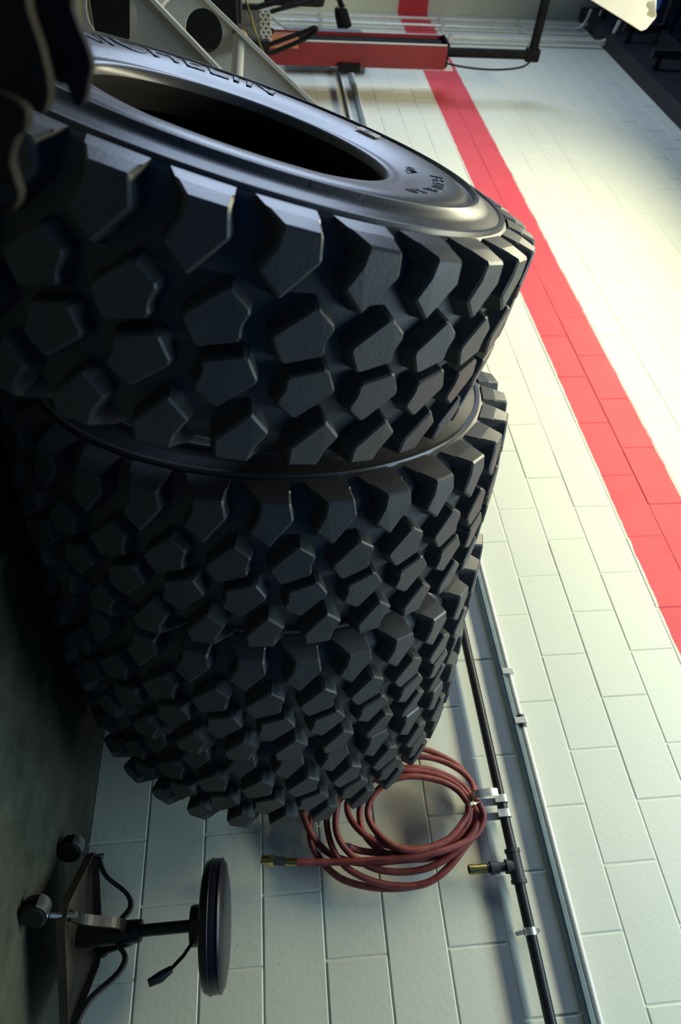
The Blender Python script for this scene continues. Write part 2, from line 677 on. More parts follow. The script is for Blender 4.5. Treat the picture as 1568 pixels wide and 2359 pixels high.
def grow(poly, d):
    """Offset an outline given in degrees and metres by d metres (outward positive)."""
    k = math.radians(1) * 0.69
    pts = [Vector((s_ * k, a_)) for s_, a_ in poly]
    c = sum(pts, Vector((0, 0))) / len(pts)
    n = len(pts)
    area2 = sum(pts[i].x * pts[(i + 1) % n].y - pts[(i + 1) % n].x * pts[i].y for i in range(n))
    sg = 1 if area2 > 0 else -1
    out = []
    for i in range(n):
        p0, p1, p2 = pts[i - 1], pts[i], pts[(i + 1) % n]
        e1, e2 = (p1 - p0).normalized(), (p2 - p1).normalized()
        n1, n2 = Vector((e1.y, -e1.x)) * sg, Vector((e2.y, -e2.x)) * sg
        b = (n1 + n2)
        q = p1 + b * (d / max(0.5, 1 + n1.dot(n2)))
        out.append((q.x / k, q.y))
    return out


def round_poly(poly, rad=0.006):
    """Cut the corners of an outline so the block's corners read as rounded."""
    k = math.radians(1) * 0.69
    pts = [Vector((s_ * k, a_)) for s_, a_ in poly]
    out = []
    for i in range(len(pts)):
        p0, p1, p2 = pts[i - 1], pts[i], pts[(i + 1) % len(pts)]
        e1, e2 = (p0 - p1), (p2 - p1)
        l1, l2 = min(rad, e1.length * .4), min(rad, e2.length * .4)
        a_, b_ = p1 + e1.normalized() * l1, p1 + e2.normalized() * l2
        out += [(a_.x / k, a_.y), (b_.x / k, b_.y)]
    return out


def lug_inner(poly, name):
    poly = round_poly(poly)
    bm = bmesh.new()
    rings = []
    for g_, dr in ((-0.0035, 0.0), (0.0, -0.004), (0.007, None)):
        pp = grow(poly, g_)
        rings.append([bm.verts.new(cyl(s_, a_, (r_base(a_) - .004) if dr is None else r_top(a_) + dr)) for s_, a_ in pp])
    bm.faces.new(rings[0])
    n = len(poly)
    for i in range(2):
        for k in range(n):
            bm.faces.new((rings[i][k], rings[i][(k + 1) % n], rings[i + 1][(k + 1) % n], rings[i + 1][k]))
    me = bm_mesh(name, bm)
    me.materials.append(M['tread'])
    return me


def lug_shoulder(poly, name):
    """Shoulder block: tread face plus the face that runs down the tire's side to the moulded ridge."""
    bm = bmesh.new()
    P = poly
    top = [bm.verts.new(cyl(s_, a_, r_top(a_))) for s_, a_ in P]
    g = grow(P, 0.008)
    base = {}
    for i in (2, 3, 4, 5):
        s_, a_ = g[i]
        base[i] = bm.verts.new(cyl(s_, a_, r_base(a_) - .004))
    b0 = bm.verts.new(cyl(P[0][0] - 1.3, 0.022, 0.640))
    b1 = bm.verts.new(cyl(P[1][0] + 0.5, 0.022, 0.640))
    s0 = bm.verts.new(cyl(-3.4, -0.0125, 0.610))
    s1 = bm.verts.new(cyl(5.3, -0.0125, 0.610))
    s0b = bm.verts.new(cyl(-3.4, 0.02, 0.600))
    s1b = bm.verts.new(cyl(5.3, 0.02, 0.600))
    m0 = bm.verts.new(cyl(-1.9, -0.008, 0.645))
    m1 = bm.verts.new(cyl(5.2, -0.008, 0.645))
    bm.faces.new(top)
    bm.faces.new((top[0], top[1], m1, m0))
    bm.faces.new((m0, m1, s1, s0))
    bm.faces.new((top[1], top[2], base[2], b1))
    bm.faces.new((top[1], b1, m1))
    bm.faces.new((m1, b1, s1b, s1))
    bm.faces.new((top[0], b0, base[5], top[5]))
    bm.faces.new((top[0], m0, b0))
    bm.faces.new((m0, s0, s0b, b0))
    for i in (2, 3, 4):
        bm.faces.new((top[i], top[i + 1], base[i + 1], base[i]))
    bmesh.ops.recalc_face_normals(bm, faces=bm.faces)
    tv = set(top)
    es = [e for e in bm.edges if (e.verts[0] in tv or e.verts[1] in tv) and len(e.link_faces) == 2]
    bmesh.ops.bevel(bm, geom=es, offset=0.004, segments=1, affect='EDGES')
    me = bm_mesh(name, bm)
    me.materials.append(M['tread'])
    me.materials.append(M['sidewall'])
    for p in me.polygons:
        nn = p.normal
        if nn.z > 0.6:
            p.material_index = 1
    return me


LUG_NEAR = lug_shoulder(NEAR_SH, 'tread_block_shoulder')
LUG_IN = lug_inner(ROW_IN, 'tread_block_inner')


# carcass cross-section (radius, distance out from the near shoulder plane)
half = [(.3240, -.070), (.3225, -.030), (.3220, -.010), (.3255, .004), (.333, .011), (.343, .0125), (.352, .010), (.365, .013), (.390, .022), (.43, .030),
        (.47, .034), (.50, .0315), (.511, .0250), (.5185, .0260), (.5235, .0355), (.5305, .0355), (.5360, .0265), (.56, .0205), (.586, .0145), (.5885, .0185),
        (.5975, .0185), (.6000, .0105), (.606, .0085), (.614, .004), (.624, -.008), (.634, -.022), (.641, -.034), (.6455, -.06), (.652, -.12)]
# the side that leans on the next tire is pressed in
far_half = [(r_, z_ if z_ < 0 or r_ > .599 else -.3 * z_) for r_, z_ in half]
inner_half = [(.350, -.075), (.40, -.045), (.47, -.028), (.54, -.028), (.59, -.050), (.622, -.095), (.630, -.15)]


def mirror(lst):
    return [(r_, -TW - z_) for r_, z_ in reversed(lst)]


def carcass_profile():
    far = mirror(far_half)
    inn_far = [(r_, -TW - z_) for r_, z_ in inner_half]           # bead to crown on the far side
    inn_near = list(reversed(inner_half))                         # crown to bead on the near side
    return half + [(.655, -TW / 2)] + far + inn_far + [(.632, -TW / 2)] + inn_near


bm = bmesh.new()
add_lathe(bm, carcass_profile(), 128, close=True)
CARC = bm_mesh('carcass', bm)
CARC.materials.append(M['sidewall'])
CARC.materials.append(M['liner'])
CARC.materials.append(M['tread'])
for p in CARC.polygons:
    p.use_smooth = True
    c_ = p.center
    # inner liner: faces that look back at the axis or into the air chamber
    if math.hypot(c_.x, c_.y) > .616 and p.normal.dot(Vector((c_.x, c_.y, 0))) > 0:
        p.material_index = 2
    elif -TW + .02 < c_.z < -.02 and p.normal.dot(Vector((c_.x, c_.y, 0)).normalized()) < -0.3:
        p.material_index = 1
    elif -TW + .012 < c_.z < -.012 and math.hypot(c_.x, c_.y) < .64:
        p.material_index = 1
CARC.set_sharp_from_angle(angle=math.radians(50))


def arc_text(txt, r0, r1, phi0, phi1, zfun, name, lift=0.0026, bold=0.0):
    """Moulded lettering bent round the tire, tops outward, read clockwise from phi0 to phi1 (degrees)."""
    cu = bpy.data.curves.new('lettering', 'FONT')
    cu.body = txt
    cu.size = 1.0
    cu.space_character = 1.12
    cu.offset = bold
    ob = bpy.data.objects.new('lettering_tmp', cu)
    COL.objects.link(ob)
    dg = bpy.context.evaluated_depsgraph_get()
    me = bpy.data.meshes.new_from_object(ob.evaluated_get(dg))
    bpy.data.objects.remove(ob)
    bm = bmesh.new()
    bm.from_mesh(me)
    bpy.data.meshes.remove(me)
    bmesh.ops.triangulate(bm, faces=bm.faces)
    for _ in range(2):
        es = [e for e in bm.edges if e.calc_length() > 0.16]
        if es:
            bmesh.ops.subdivide_edges(bm, edges=es, cuts=1)
            bmesh.ops.triangulate(bm, faces=[f for f in bm.faces if len(f.verts) > 3])
    xs = [v.co.x for v in bm.verts]
    ys = [v.co.y for v in bm.verts]
    xa, xb, ya, yb = min(xs), max(xs), min(ys), max(ys)
    r_ = bmesh.ops.extrude_face_region(bm, geom=list(bm.faces))
    topv = {g for g in r_['geom'] if isinstance(g, bmesh.types.BMVert)}
    for v in bm.verts:
        u = (v.co.x - xa) / (xb - xa)
        w_ = (v.co.y - ya) / (yb - ya)
        rr = r0 + (r1 - r0) * w_
        ph = math.radians(phi0 + (phi1 - phi0) * u)
        v.co = Vector((rr * math.cos(ph), rr * math.sin(ph), zfun(rr) + (lift if v in topv else -0.003)))
    return bm_mesh(name, bm)


def side_z(r_):
    pr = half
    for (ra, za), (rb, zb) in zip(pr, pr[1:]):
        if ra <= r_ <= rb and rb > ra:
            return za + (zb - za) * (r_ - ra) / (rb - ra)
    return 0.0


TXT1 = arc_text('MICHELIN', .422, .512, 242, 171, side_z, 'lettering', 0.0016, 0.022)
TXT2 = arc_text('16.00 R 20', .425, .455, 88, 46, side_z, 'size_marking', 0.002)
for t_ in (TXT1, TXT2):
    t_.materials.append(M['letter'])


def make_tire(X, Y, yaw, tilt, spin, label):
    """Stand a tire on the floor: near side's outward direction from yaw and backward lean."""
    n = Vector((-math.sin(yaw) * math.cos(tilt), -math.cos(yaw) * math.cos(tilt), math.sin(tilt)))
    ex = Vector((math.cos(yaw), -math.sin(yaw), 0))
    ey = n.cross(ex)
    R = Matrix((ex, ey, n)).transposed().to_4x4()
    R.translation = Vector((-X, Y, 0.69 * math.cos(tilt)))
    root = empty('tire', mw=R)
    tag(root, label, 'tire', 'big off-road tires standing in a row')
    c = bpy.data.objects.new('carcass', CARC)
    COL.objects.link(c)
    c.parent = root
    for k in range(NP):
        for me, rot, flip in ((LUG_NEAR, 0, 0), (LUG_IN, 0, 0), (LUG_IN, 14.6, 1), (LUG_NEAR, 14.6, 1)):
            o = bpy.data.objects.new('tread_block', me)
            COL.objects.link(o)
            o.parent = root
            ang = math.radians(spin + k * PITCH_DEG)
            if not flip:
                o.rotation_euler = (0, 0, ang)
            else:
                # the far half of the pattern is the near half turned half round about the tread's middle
                mm = Matrix.Rotation(ang + math.radians(rot), 4, 'Z') @ Matrix.Translation((0, 0, -TW)) @ Matrix.Rotation(math.pi, 4, 'X')
                o.matrix_local = mm
    return root


# phase: near block's left corner sits at 180-174 deg on the nearest tire and 180+167.7 on the next
TIRES = [
    make_tire(1.5894, -1.9691, .2296, .2796, 6.0, 'nearest big tire leaning back, its sidewall and open centre showing'),
    make_tire(1.5156, -1.3665, .2961, .0681, 347.7, 'second tire from the camera, right behind the leaning tire'),
    make_tire(1.3821, -.9635, .2703, .0927, 353.0, 'third tire from the camera, between the second and the wall-side tire'),
    make_tire(1.300, -.5550, .2400, .0500, 349.0, 'farthest tire in the row, next to the wall and red hose'),
]
T1 = TIRES[0]
for me, nm, ro in ((TXT1, 'lettering', 0), (TXT2, 'size_marking', 0)):
    link(nm, me, None, T1)
# paper tag and moulded stamp on the nearest sidewall
bm = bmesh.new()
add_box(bm, (-.013, -.034, 0), (.013, .034, .0012))
o = link('paper_tag', bm_mesh('paper_tag', bm), M['paper'], T1)
ph = math.radians(134)
o.location = (.440 * math.cos(ph), .440 * math.sin(ph), side_z(.440) + .0045)
o.rotation_euler = (0, -.16, ph)
tg = o
for yy, ww in ((-.012, .004), (-.003, .006), (.006, .003)):
    bm = bmesh.new()
    add_box(bm, (-.009, yy, .001), (.009, yy + ww, .0018))
    link('tag_print', bm_mesh('tag_print', bm), M['ink'], tg)
bm = bmesh.new()
pts = [(.012 * math.cos(t * math.tau / 24) * (1 + .25 * abs(math.sin(2 * t * math.tau / 24))), .022 * math.sin(t * math.tau / 24), 0) for t in range(24)]
add_tube(bm, pts, .0018, 6, True)
add_box(bm, (-.006, -.012, -.001), (-.002, .012, .0018))
add_box(bm, (.002, -.012, -.001), (.006, .012, .0018))
o = link('moulded_stamp', bm_mesh('moulded_stamp', bm), M['letter'], T1)
ph = math.radians(93)
o.location = (.392, 0, 0)
o.location = (.392 * math.cos(ph), .392 * math.sin(ph), side_z(.392) + .001)
o.rotation_euler = (0, 0, ph)

# ------------------------------------------------------------------ pipes on the wall
ZP, YP, RP = 1.492, -0.050, 0.0185
pipe = empty('air_pipe', (0, 0, ZP))
tag(pipe, 'black steel air pipe running along the block wall below the grey raceway', 'pipe')


def child_at_world(o, root):
    o.parent = root
    o.matrix_parent_inverse = Matrix.Translation(-root.location)
    return o


child_at_world(tube('pipe_run', [(-7.92, YP, ZP), (-.445, YP, ZP)], RP, M['blackpipe'], seg=16), pipe)
child_at_world(tube('pipe_run', [(-.395, YP, ZP), (.72, YP, ZP)], RP, M['blackpipe'], seg=16), pipe)
tee = child_at_world(tube('tee', [(-.466, YP, ZP), (-.374, YP, ZP)], .0245, M['fitting'], seg=16), pipe)
for x in (-.467, -.373):
    child_at_world(tube('thread_tape', [(x - .004, YP, ZP), (x + .004, YP, ZP)], .0225, M['zinc'], seg=16), pipe)
child_at_world(tube('tee_collar', [(-.474, YP, ZP), (-.462, YP, ZP)], .0275, M['fitting'], seg=16), pipe)
child_at_world(tube('tee_collar', [(-.378, YP, ZP), (-.366, YP, ZP)], .0275, M['fitting'], seg=16), pipe)
dv = Vector((-.010, -.018, -1)).normalized()
p0 = Vector((-.42, YP, ZP))


def drop(a, b, r_, m, nm):
    return child_at_world(tube(nm, [p0 + dv * a, p0 + dv * b], r_, m, seg=14), pipe)


drop(.010, .036, .0235, M['fitting'], 'tee_branch')
drop(.034, .064, .0155, M['blackpipe'], 'nipple')
drop(.062, .078, .0195, M['fitting'], 'reducer')
drop(.078, .092, .0215, M['fitting'], 'reducer')
drop(.092, .106, .0155, M['blackpipe'], 'nipple')
drop(.106, .164, .0150, M['brass'], 'coupler')
drop(.150, .168, .0170, M['brass'], 'coupler_ring')
drop(.167, .1695, .0125, M['dark'], 'coupler_bore')
for x in (-.226, -2.1, -4.0, -5.6):
    cl = child_at_world(tube('clamp', [(x - .011, YP, ZP), (x + .011, YP, ZP)], .0225, M['chrome'], seg=16), pipe)
    for dz in (-.034, .034):
        child_at_world(tube('clamp_ear', [(x, -.010, ZP + dz), (x, YP - .006, ZP + dz * .72)], .0075, M['zinc'], seg=8), pipe)

ZR = 1.630
rw = empty('raceway', (0, 0, ZR))
tag(rw, 'grey cable raceway with white conduit above the black air pipe', 'conduit')
child_at_world(box('channel', (-7.92, -.040, ZR - .021), (.72, -.010, ZR + .010), M['raceway'], bev=.003), rw)
child_at_world(box('channel_lip', (-7.92, -.047, ZR - .010), (.72, -.038, ZR - .002), M['raceway']), rw)
child_at_world(tube('conduit_run', [(-7.92, -.034, ZR + .023), (.72, -.034, ZR + .023)], .0115, M['conduit'], seg=12), rw)
for x in (-1.14, -.93, -3.1, -5.0):
    child_at_world(box('strap', (x - .012, -.052, ZR - .010), (x + .012, -.004, ZR + .040), M['zinc'], bev=.002), rw)
child_at_world(tube('coupling', [(-.955, -.034, ZR + .023), (-.905, -.034, ZR + .023)], .0155, M['fitting'], seg=12), rw)

# ------------------------------------------------------------------ red air hose on its hook
k6 = lambda l: [(580 + x / 2.178, 1680 + y / 2.178) for x, y in l]
hk = empty('hose_hook', at_y((1140, 1850), 0))
tag(hk, 'bent pale metal hook hung on the black pipe, holding the red hose', 'hook')
for xc, extra in ((-.640, .0), (-.590, .0)):
    pts = [(xc, -.074, ZP - .028), (xc, -.072, ZP + .014), (xc, -.050, ZP + .024), (xc, -.026, ZP + .014), (xc, -.024, ZP - .05)]
    if xc < -.6:
        pts += [(xc, -.03, ZP - .10), (xc, -.09, ZP - .128), (xc, -.155, ZP - .118), (xc, -.172, ZP - .075), (xc, -.165, ZP - .04)]
    else:
        pts += [(xc, -.03, ZP - .095), (xc, -.07, ZP - .10)]
    child_at_world(tube('hook_strip', catmull(pts, 6), 1, M['zinc'], flat=(.026, .003, (0, 1, 0))), hk)

hose = empty('air_hose', at_y((1100, 1900), -.08))
tag(hose, 'coiled red rubber air hose hanging from the wall hook', 'hose')
STR = [
    ([(1140, 330), (1050, 200), (920, 120), (800, 93), (660, 110), (520, 170), (400, 270), (320, 380), (290, 500), (320, 620), (440, 745), (620, 795), (800, 790), (930, 742), (1060, 600), (1150, 470), (1150, 390)], -.062),
    ([(1128, 360), (1090, 250), (990, 175), (860, 138), (720, 150), (560, 220), (440, 300), (378, 400), (392, 560), (470, 690), (640, 772), (830, 782), (960, 720), (1075, 580), (1140, 460), (1135, 385)], -.085),
    ([(1100, 360), (1020, 275), (900, 222), (760, 208), (640, 238), (540, 300), (482, 360), (490, 440), (560, 525), (680, 582), (860, 602), (1000, 562), (1080, 470), (1095, 390)], -.110),
    ([(1085, 372), (1030, 305), (940, 258), (800, 236), (690, 262), (610, 330), (580, 420), (620, 510), (720, 590), (840, 606), (980, 556), (1075, 440), (1085, 380)], -.128),
    ([(1110, 355), (1060, 285), (960, 225), (840, 195), (700, 205), (560, 280), (450, 340), (425, 400), (425, 520), (490, 622), (620, 700), (780, 715), (920, 680), (1050, 590), (1130, 480), (1120, 385)], -.098),
    ([(222, 668), (400, 667), (560, 660), (700, 650), (900, 622), (1040, 580), (1130, 520), (1162, 440), (1140, 370)], -.118),
    ([(1110, 400), (1100, 480), (1010, 585), (880, 640), (720, 660), (560, 672), (420, 640), (340, 580), (285, 500), (255, 425)], -.075),
    ([(490, 592), (560, 612), (700, 622), (860, 600), (1000, 540), (1075, 440), (1085, 385)], -.100),
    ([(545, 350), (540, 440), (560, 520), (620, 590), (720, 640), (870, 650), (1010, 600), (1105, 480), (1105, 385)], -.088),
]
bm = bmesh.new()
for px, yv in STR:
    pts = k6(px)
    w_ = [at_y(p, yv + .012 * math.sin(i * 1.3)) for i, p in enumerate(pts)]
    add_tube(bm, [p - hose.location for p in catmull(w_, 7)], .0115, 10)
link('hose_coils', bm_mesh('hose_coils', bm), M['hose'], hose, smooth=60)


def fit_piece(nm, a, b, r_, m, y=-.118, seg=12):
    A, B = at_y(k6([a])[0], y), at_y(k6([b])[0], y)
    return child_at_world(tube(nm, [A, B], r_, m, seg=seg), hose)


fit_piece('ferrule', (225, 668), (165, 663), .0125, M['brass'])
fit_piece('coupling', (168, 663), (112, 658), .0140, M['fitting'], seg=6)
fit_piece('swivel_nut', (110, 658), (86, 656), .0190, M['brass'], seg=6)
fit_piece('nozzle', (86, 656), (46, 653), .0150, M['brass'])
fit_piece('end_cap', (495, 592), (455, 586), .0125, M['fitting'], y=-.10)
fit_piece('brass_end', (262, 412), (175, 428), .0085, M['brass'], y=-.075)

# ------------------------------------------------------------------ rolling stool
SX, SY = -.306, -.300
stool = empty('shop_stool', (SX, SY, 0))
tag(stool, 'low black padded rolling stool in front of the block wall', 'stool')
seat = lathe('seat', [(0, .456), (.10, .452), (.150, .450), (.164, .456), (.170, .468), (.171, .490), (.167, .503), (.158, .512), (.12, .519), (.07, .522), (0, .523)], M['vinyl'], stool, 48, smooth=60)
bm = bmesh.new()
for r_, z_ in ((.1705, .474), (.1690, .502)):
    add_tube(bm, [(r_ * math.cos(t * math.tau / 48), r_ * math.sin(t * math.tau / 48), z_) for t in range(48)], .003, 6, True)
link('seat_piping', bm_mesh('seat_piping', bm), M['vinyl'], seat, smooth=60)
lathe('seat_plate', [(0, .412), (.052, .412), (.054, .418), (.054, .446), (.10, .452), (0, .456)], M['stoolblack'], stool, 24)
lathe('gas_rod', [(.0165, .26), (.0165, .42)], M['stoolblack'], stool, 20)
lathe('column', [(0, .085), (.030, .085), (.030, .268), (.026, .272), (.016, .272)], M['stoolblack'], stool, 24)
lev = tube('lever', [(.03, -.02, .430), (.075, -.055, .402), (.105, -.075, .372)], .005, M['stoolblack'], stool, 8)
tube('lever_grip', [(.104, -.074, .374), (.120, -.084, .348), (.132, -.092, .318)], [.009, .014, .010], M['stoolblack'], stool, 10)
CA = [math.radians(a) for a in (178, 262, -4, 82)]
RC = .205
# tool tray with a rolled edge between the casters
bm = bmesh.new()
oc = []
for i, a in enumerate(CA):
    for da in (-.13, .13):
        oc.append((RC * math.cos(a + da), RC * math.sin(a + da)))
v = [bm.verts.new((x, y, .088)) for x, y in oc]
v2 = [bm.verts.new((x, y, .092)) for x, y in oc]
v3 = [bm.verts.new((x * 1.02, y * 1.02, .112)) for x, y in oc]
v4 = [bm.verts.new((x * 1.05, y * 1.05, .112)) for x, y in oc]
v5 = [bm.verts.new((x * 1.04, y * 1.04, .088)) for x, y in oc]
n = len(oc)
bm.faces.new(v2)
bm.faces.new(v5[::-1])
for a_, b_ in ((v2, v3), (v3, v4), (v4, v5)):
    for k in range(n):
        bm.faces.new((a_[k], a_[(k + 1) % n], b_[(k + 1) % n], b_[k]))
for q in v:
    bm.verts.remove(q)
link('tray', bm_mesh('tray', bm), M['tray'], stool)
for i, a in enumerate(CA):
    c, s_ = math.cos(a), math.sin(a)
    d = Vector((c, s_, 0))
    pts = [d * .205 + Vector((0, 0, .118)), d * .150 + Vector((0, 0, .150)), d * .100 + Vector((0, 0, .215)), d * .062 + Vector((0, 0, .232)), d * .028 + Vector((0, 0, .205))]
    tube('leg', catmull(pts, 5), 1, M['stoolblack'], stool, flat=(.026, .012, (-c, -s_, 1)))
    lb = tube('leg_bolt', [d * .208 + Vector((0, 0, .112)), d * .208 + Vector((0, 0, .136))], .008, M['chrome'], stool, 8)
    # caster: twin wheel with chromed hood, trailing a little to one side
    sw = a + (0.9, -0.5, 0.6, 0.2)[i]
    e = Vector((math.cos(sw), math.sin(sw), 0))
    ctr = d * .222 + e * .018 + Vector((0, 0, .034))
    side = Vector((-e.y, e.x, 0))
    cs = empty('caster', ctr)
    cs.parent = stool
    bm = bmesh.new()
    for sg in (-1, 1):
        mm = Matrix((e, Vector((0, 0, 1)), side)).transposed().to_4x4()
        b2 = bmesh.new()
        add_lathe(b2, [(0, .004), (.028, .004), (.034, .008), (.034, .020), (.029, .024), (0, .022)], 20)
        b2.transform(Matrix.Scale(sg, 4, (0, 0, 1)))
        b2.transform(mm)
        tm = bpy.data.meshes.new('t')
        b2.to_mesh(tm)
        b2.free()
        bm.from_mesh(tm)
        bpy.data.meshes.remove(tm)
    link('wheel', bm_mesh('wheel', bm), M['caster'], cs, smooth=40)
    bm = bmesh.new()
    pr = []
    for t in range(9):
        th = math.radians(20 + t * 17.5)
        pr.append(e * (.038 * math.cos(th)) + Vector((0, 0, .038 * math.sin(th))))
    rows = [[bm.verts.new(p + side * w__) for p in pr] for w__ in (-.021, -.012, .012, .021)]
    for r0_, r1_ in zip(rows, rows[1:]):
        for k in range(8):
            bm.faces.new((r0_[k], r0_[k + 1], r1_[k + 1], r1_[k]))
    bmesh.ops.solidify(bm, geom=list(bm.faces), thickness=.003)
    link('hood', bm_mesh('hood', bm), M['chrome'], cs, smooth=50)
    st = tube('stem', [ctr + Vector((0, 0, .036)) - e * .018, d * .205 + Vector((0, 0, .100))], .0065, M['chrome'], stool, 8)

# ------------------------------------------------------------------ cream stand with perforated plates, beyond the nearest tire
r0 = ray((430, 60))
hd = Vector((r0.x, r0.y, 0)).normalized()      # horizontal view direction there
STD = 2.75


def at_plane(px, dist):
    d = ray(px)
    return CAM + d * (dist / (d.x * hd.x + d.y * hd.y))


stand = empty('steel_stand', at_plane((200, -60), STD).xy.to_3d())
tag(stand, 'cream steel stand of two plates with round holes behind the nearest tire', 'stand')


def st_prism(nm, px, dist, th, m, holes=(), parent=None):
    o = prism(nm, [at_plane(p, dist) for p in px], th, m, None, holes=[(at_plane(c, dist), r_) for c, r_ in holes])
    return child_at_world(o, stand)


PXM = F_PX
p1 = st_prism('plate', [(196, -330), (196, 120), (300, 190), (560, 190), (466, 118), (356, 0), (60 + 40, -330)][:0] or
              [(192, -300), (192, 150), (520, 170), (462, 116), (352, 0), (70 + 10, -300)][:0] or
              [(192, -60), (192, 170), (516, 170), (462, 116), (352, -2), (300, -60)], STD - .10, .012, M['cream'], holes=[((259, 30), .078)])
p2 = st_prism('plate', [(300, -60), (300, 260), (745, 260), (684, 200), (476, -2), (418, -60)], STD + .06, .012, M['cream'], holes=[((470, 71), .062)])


def flange(px_a, px_b, dist, w_, nm='flange'):
    a, b = at_plane(px_a, dist), at_plane(px_b, dist)
    return child_at_world(tube(nm, [a, b], 1, M['cream'], flat=(w_, .012, ((b - a).cross(hd)))), stand)


flange((296, -60), (520, 176), STD - .115, .080)
flange((414, -60), (749, 264), STD + .035, .070)
flange((392, -14), (361, 22), STD - .03, .10, 'gusset')
tb = child_at_world(tube('cross_tube', [at_plane((551, 80), STD + .06), at_plane((543, 210), STD - .10)], .021, M['cream'], seg=18), stand)
child_at_world(tube('weld', [at_plane((552, 77), STD + .055), at_plane((551, 83), STD + .05)], .027, M['weld'], seg=14), stand)
child_at_world(tube('weld', [at_plane((400, 62), STD + .05), at_plane((409, 70), STD + .05)], .012, M['weld'], seg=8), stand)
# foot rail on the floor
fa, fb = at_plane((192, -60), STD - .1), at_plane((192, 170), STD - .1)
ft = child_at_world(tube('foot', [Vector((fa.x, fa.y, .04)), Vector((fb.x, fb.y, .04))], 1, M['dark'], flat=(.08, .08, (0, 0, 1))), stand)
ug = [at_plane((196, -60), STD - .1), at_plane((196, -30), STD - .1)]
child_at_world(tube('upright', [Vector((p.x, p.y, z)) for p, z in ((ug[1], .07), (ug[1], .16))], .03, M['dark'], seg=8), stand)

# dark vehicle frame behind the stand
vf = empty('vehicle_chassis', (-4.6, -1.55, 0))
tag(vf, 'black vehicle frame rails seen through the holes of the cream stand', 'vehicle frame')
for y in (-2.75, -1.62):
    child_at_world(box('frame_rail', (-6.9, y - .06, .30), (-3.75, y + .06, .62), M['dark'], bev=.01), vf)
for x in (-6.6, -5.4, -4.2):
    child_at_world(box('cross_member', (x - .06, -2.70, .34), (x + .06, -1.66, .54), M['dark'], bev=.01), vf)
qa, qb = at_plane((200, -60), 3.5), at_plane((552, 116), 3.5)
cbx = box('body_panel', (-.5, -.02, 0), (.5, .02, 1), M['dark'], bev=.01)
wv = (qb.xy - qa.xy)
cbx.scale = (wv.length, 1, qb.z - .01)
cbx.location = ((qa.x + qb.x) / 2, (qa.y + qb.y) / 2, .01 + (qb.z - .01) / 2)
cbx.rotation_euler = (0, 0, math.atan2(wv.y, wv.x))
child_at_world(cbx, vf)
stp = tube('strap', catmull([(-4.28, -1.52, .632), (-4.24, -1.45, .66), (-4.26, -1.38, .68), (-4.22, -1.30, .72), (-4.2, -1.22, .80)], 5), .006, M['yellow'], None, 8)
tag(stp, 'thin yellow strap lying across the dark vehicle frame', 'strap')

# ------------------------------------------------------------------ red lift column and overhead bar
XC = -7.39
lift = empty('vehicle_lift', (XC, -.37, 0))
tag(lift, 'red two-post vehicle lift column with black overhead pipe', 'vehicle lift')
ytop, ymid, ybot = -.492, -.442, -.250
child_at_world(box('column_face', (XC - .012, ymid, .03), (XC, ybot, 2.51), M['redpaint']), lift)
child_at_world(box('column_side', (XC - .30, ybot - .012, .03), (XC - .0125, ybot, 2.51), M['redpaint']), lift)
child_at_world(box('column_back', (XC - .312, ymid - .01, .03), (XC - .30, ybot, 2.51), M['redpaint']), lift)
child_at_world(box('column_edge', (XC - .01, ymid - .020, .03), (XC + .004, ymid - .010, 2.50), M['cream']), lift)
child_at_world(box('interior_shade', (XC - .298, ymid + .02, .04), (XC - .014, ybot - .014, 2.49), M['dark']), lift)  # dark box put in as the shade inside the open column
child_at_world(box('base_plate', (XC - .40, -.60, .0), (XC + .10, -.14, .03), M['redpaint'], bev=.005), lift)
child_at_world(box('top_cap', (XC - .30, ymid - .02, 2.51), (XC - .0, ybot - .02, 2.53), M['dark']), lift)
child_at_world(box('back_plate', (XC - .32, ybot + .001, 1.9), (XC - .02, ybot + .012, 2.60), M['panel']), lift)
child_at_world(tube('riser', [(XC - .06, -.385, 2.50), (XC - .06, -.385, 3.37)], .042, M['dark'], seg=12), lift)
child_at_world(box('elbow', (XC - .11, -.44, 3.32), (XC - .01, -.33, 3.46), M['dark'], bev=.02), lift)
child_at_world(tube('overhead_bar', [(XC - .06, -.40, 3.39), (XC - .06, -3.0, 3.39)], .045, M['dark'], seg=12), lift)
child_at_world(tube('cable', catmull([(XC - .02, -.31, 2.46), (XC - .02, -.27, 2.75), (XC - .02, -.26, 3.05), (XC - .02, -.29, 3.3), (XC - .03, -.36, 3.40)], 6), .009, M['dark'], seg=6), lift)
child_at_world(box('bracket', (XC + .001, -.29, 1.44), (XC + .04, -.215, 1.66), M['dark'], bev=.01), lift)

# ------------------------------------------------------------------ pipes in the far corner
for i, (x, rr, y, col, ztop, lab) in enumerate((
        (-9.72, .016, -.06, 'conduit', 5.0, 'thin wall conduit nearest the far corner'),
        (-9.50, .018, -.05, 'zinc', 4.75, 'upright wall conduit between the corner conduit and the bright pipe'),
        (-9.05, .026, -.06, 'conduit', 4.95, 'bright upright pipe on the wall beyond the red lift'))):
    pts = [(x, y, .6), (x, y, ztop - .35)] + [(x, y, ztop - .18), (x - .01, y - .06, ztop - .05), (x - .02, y - .22, ztop)]
    pp = catmull(pts, 6)
    root = empty('wall_conduit', (x, y, .6))
    tag(root, lab, 'conduit', 'upright conduits in the far corner')
    child_at_world(tube('conduit_run', pp, rr, M[col], seg=10), root)
    for zz in (1.4, 2.9, 3.9):
        child_at_world(box('strap', (x - rr * 1.6, y - rr * 1.1, zz), (x + rr * 1.6, -.002, zz + .05), M['zinc']), root)

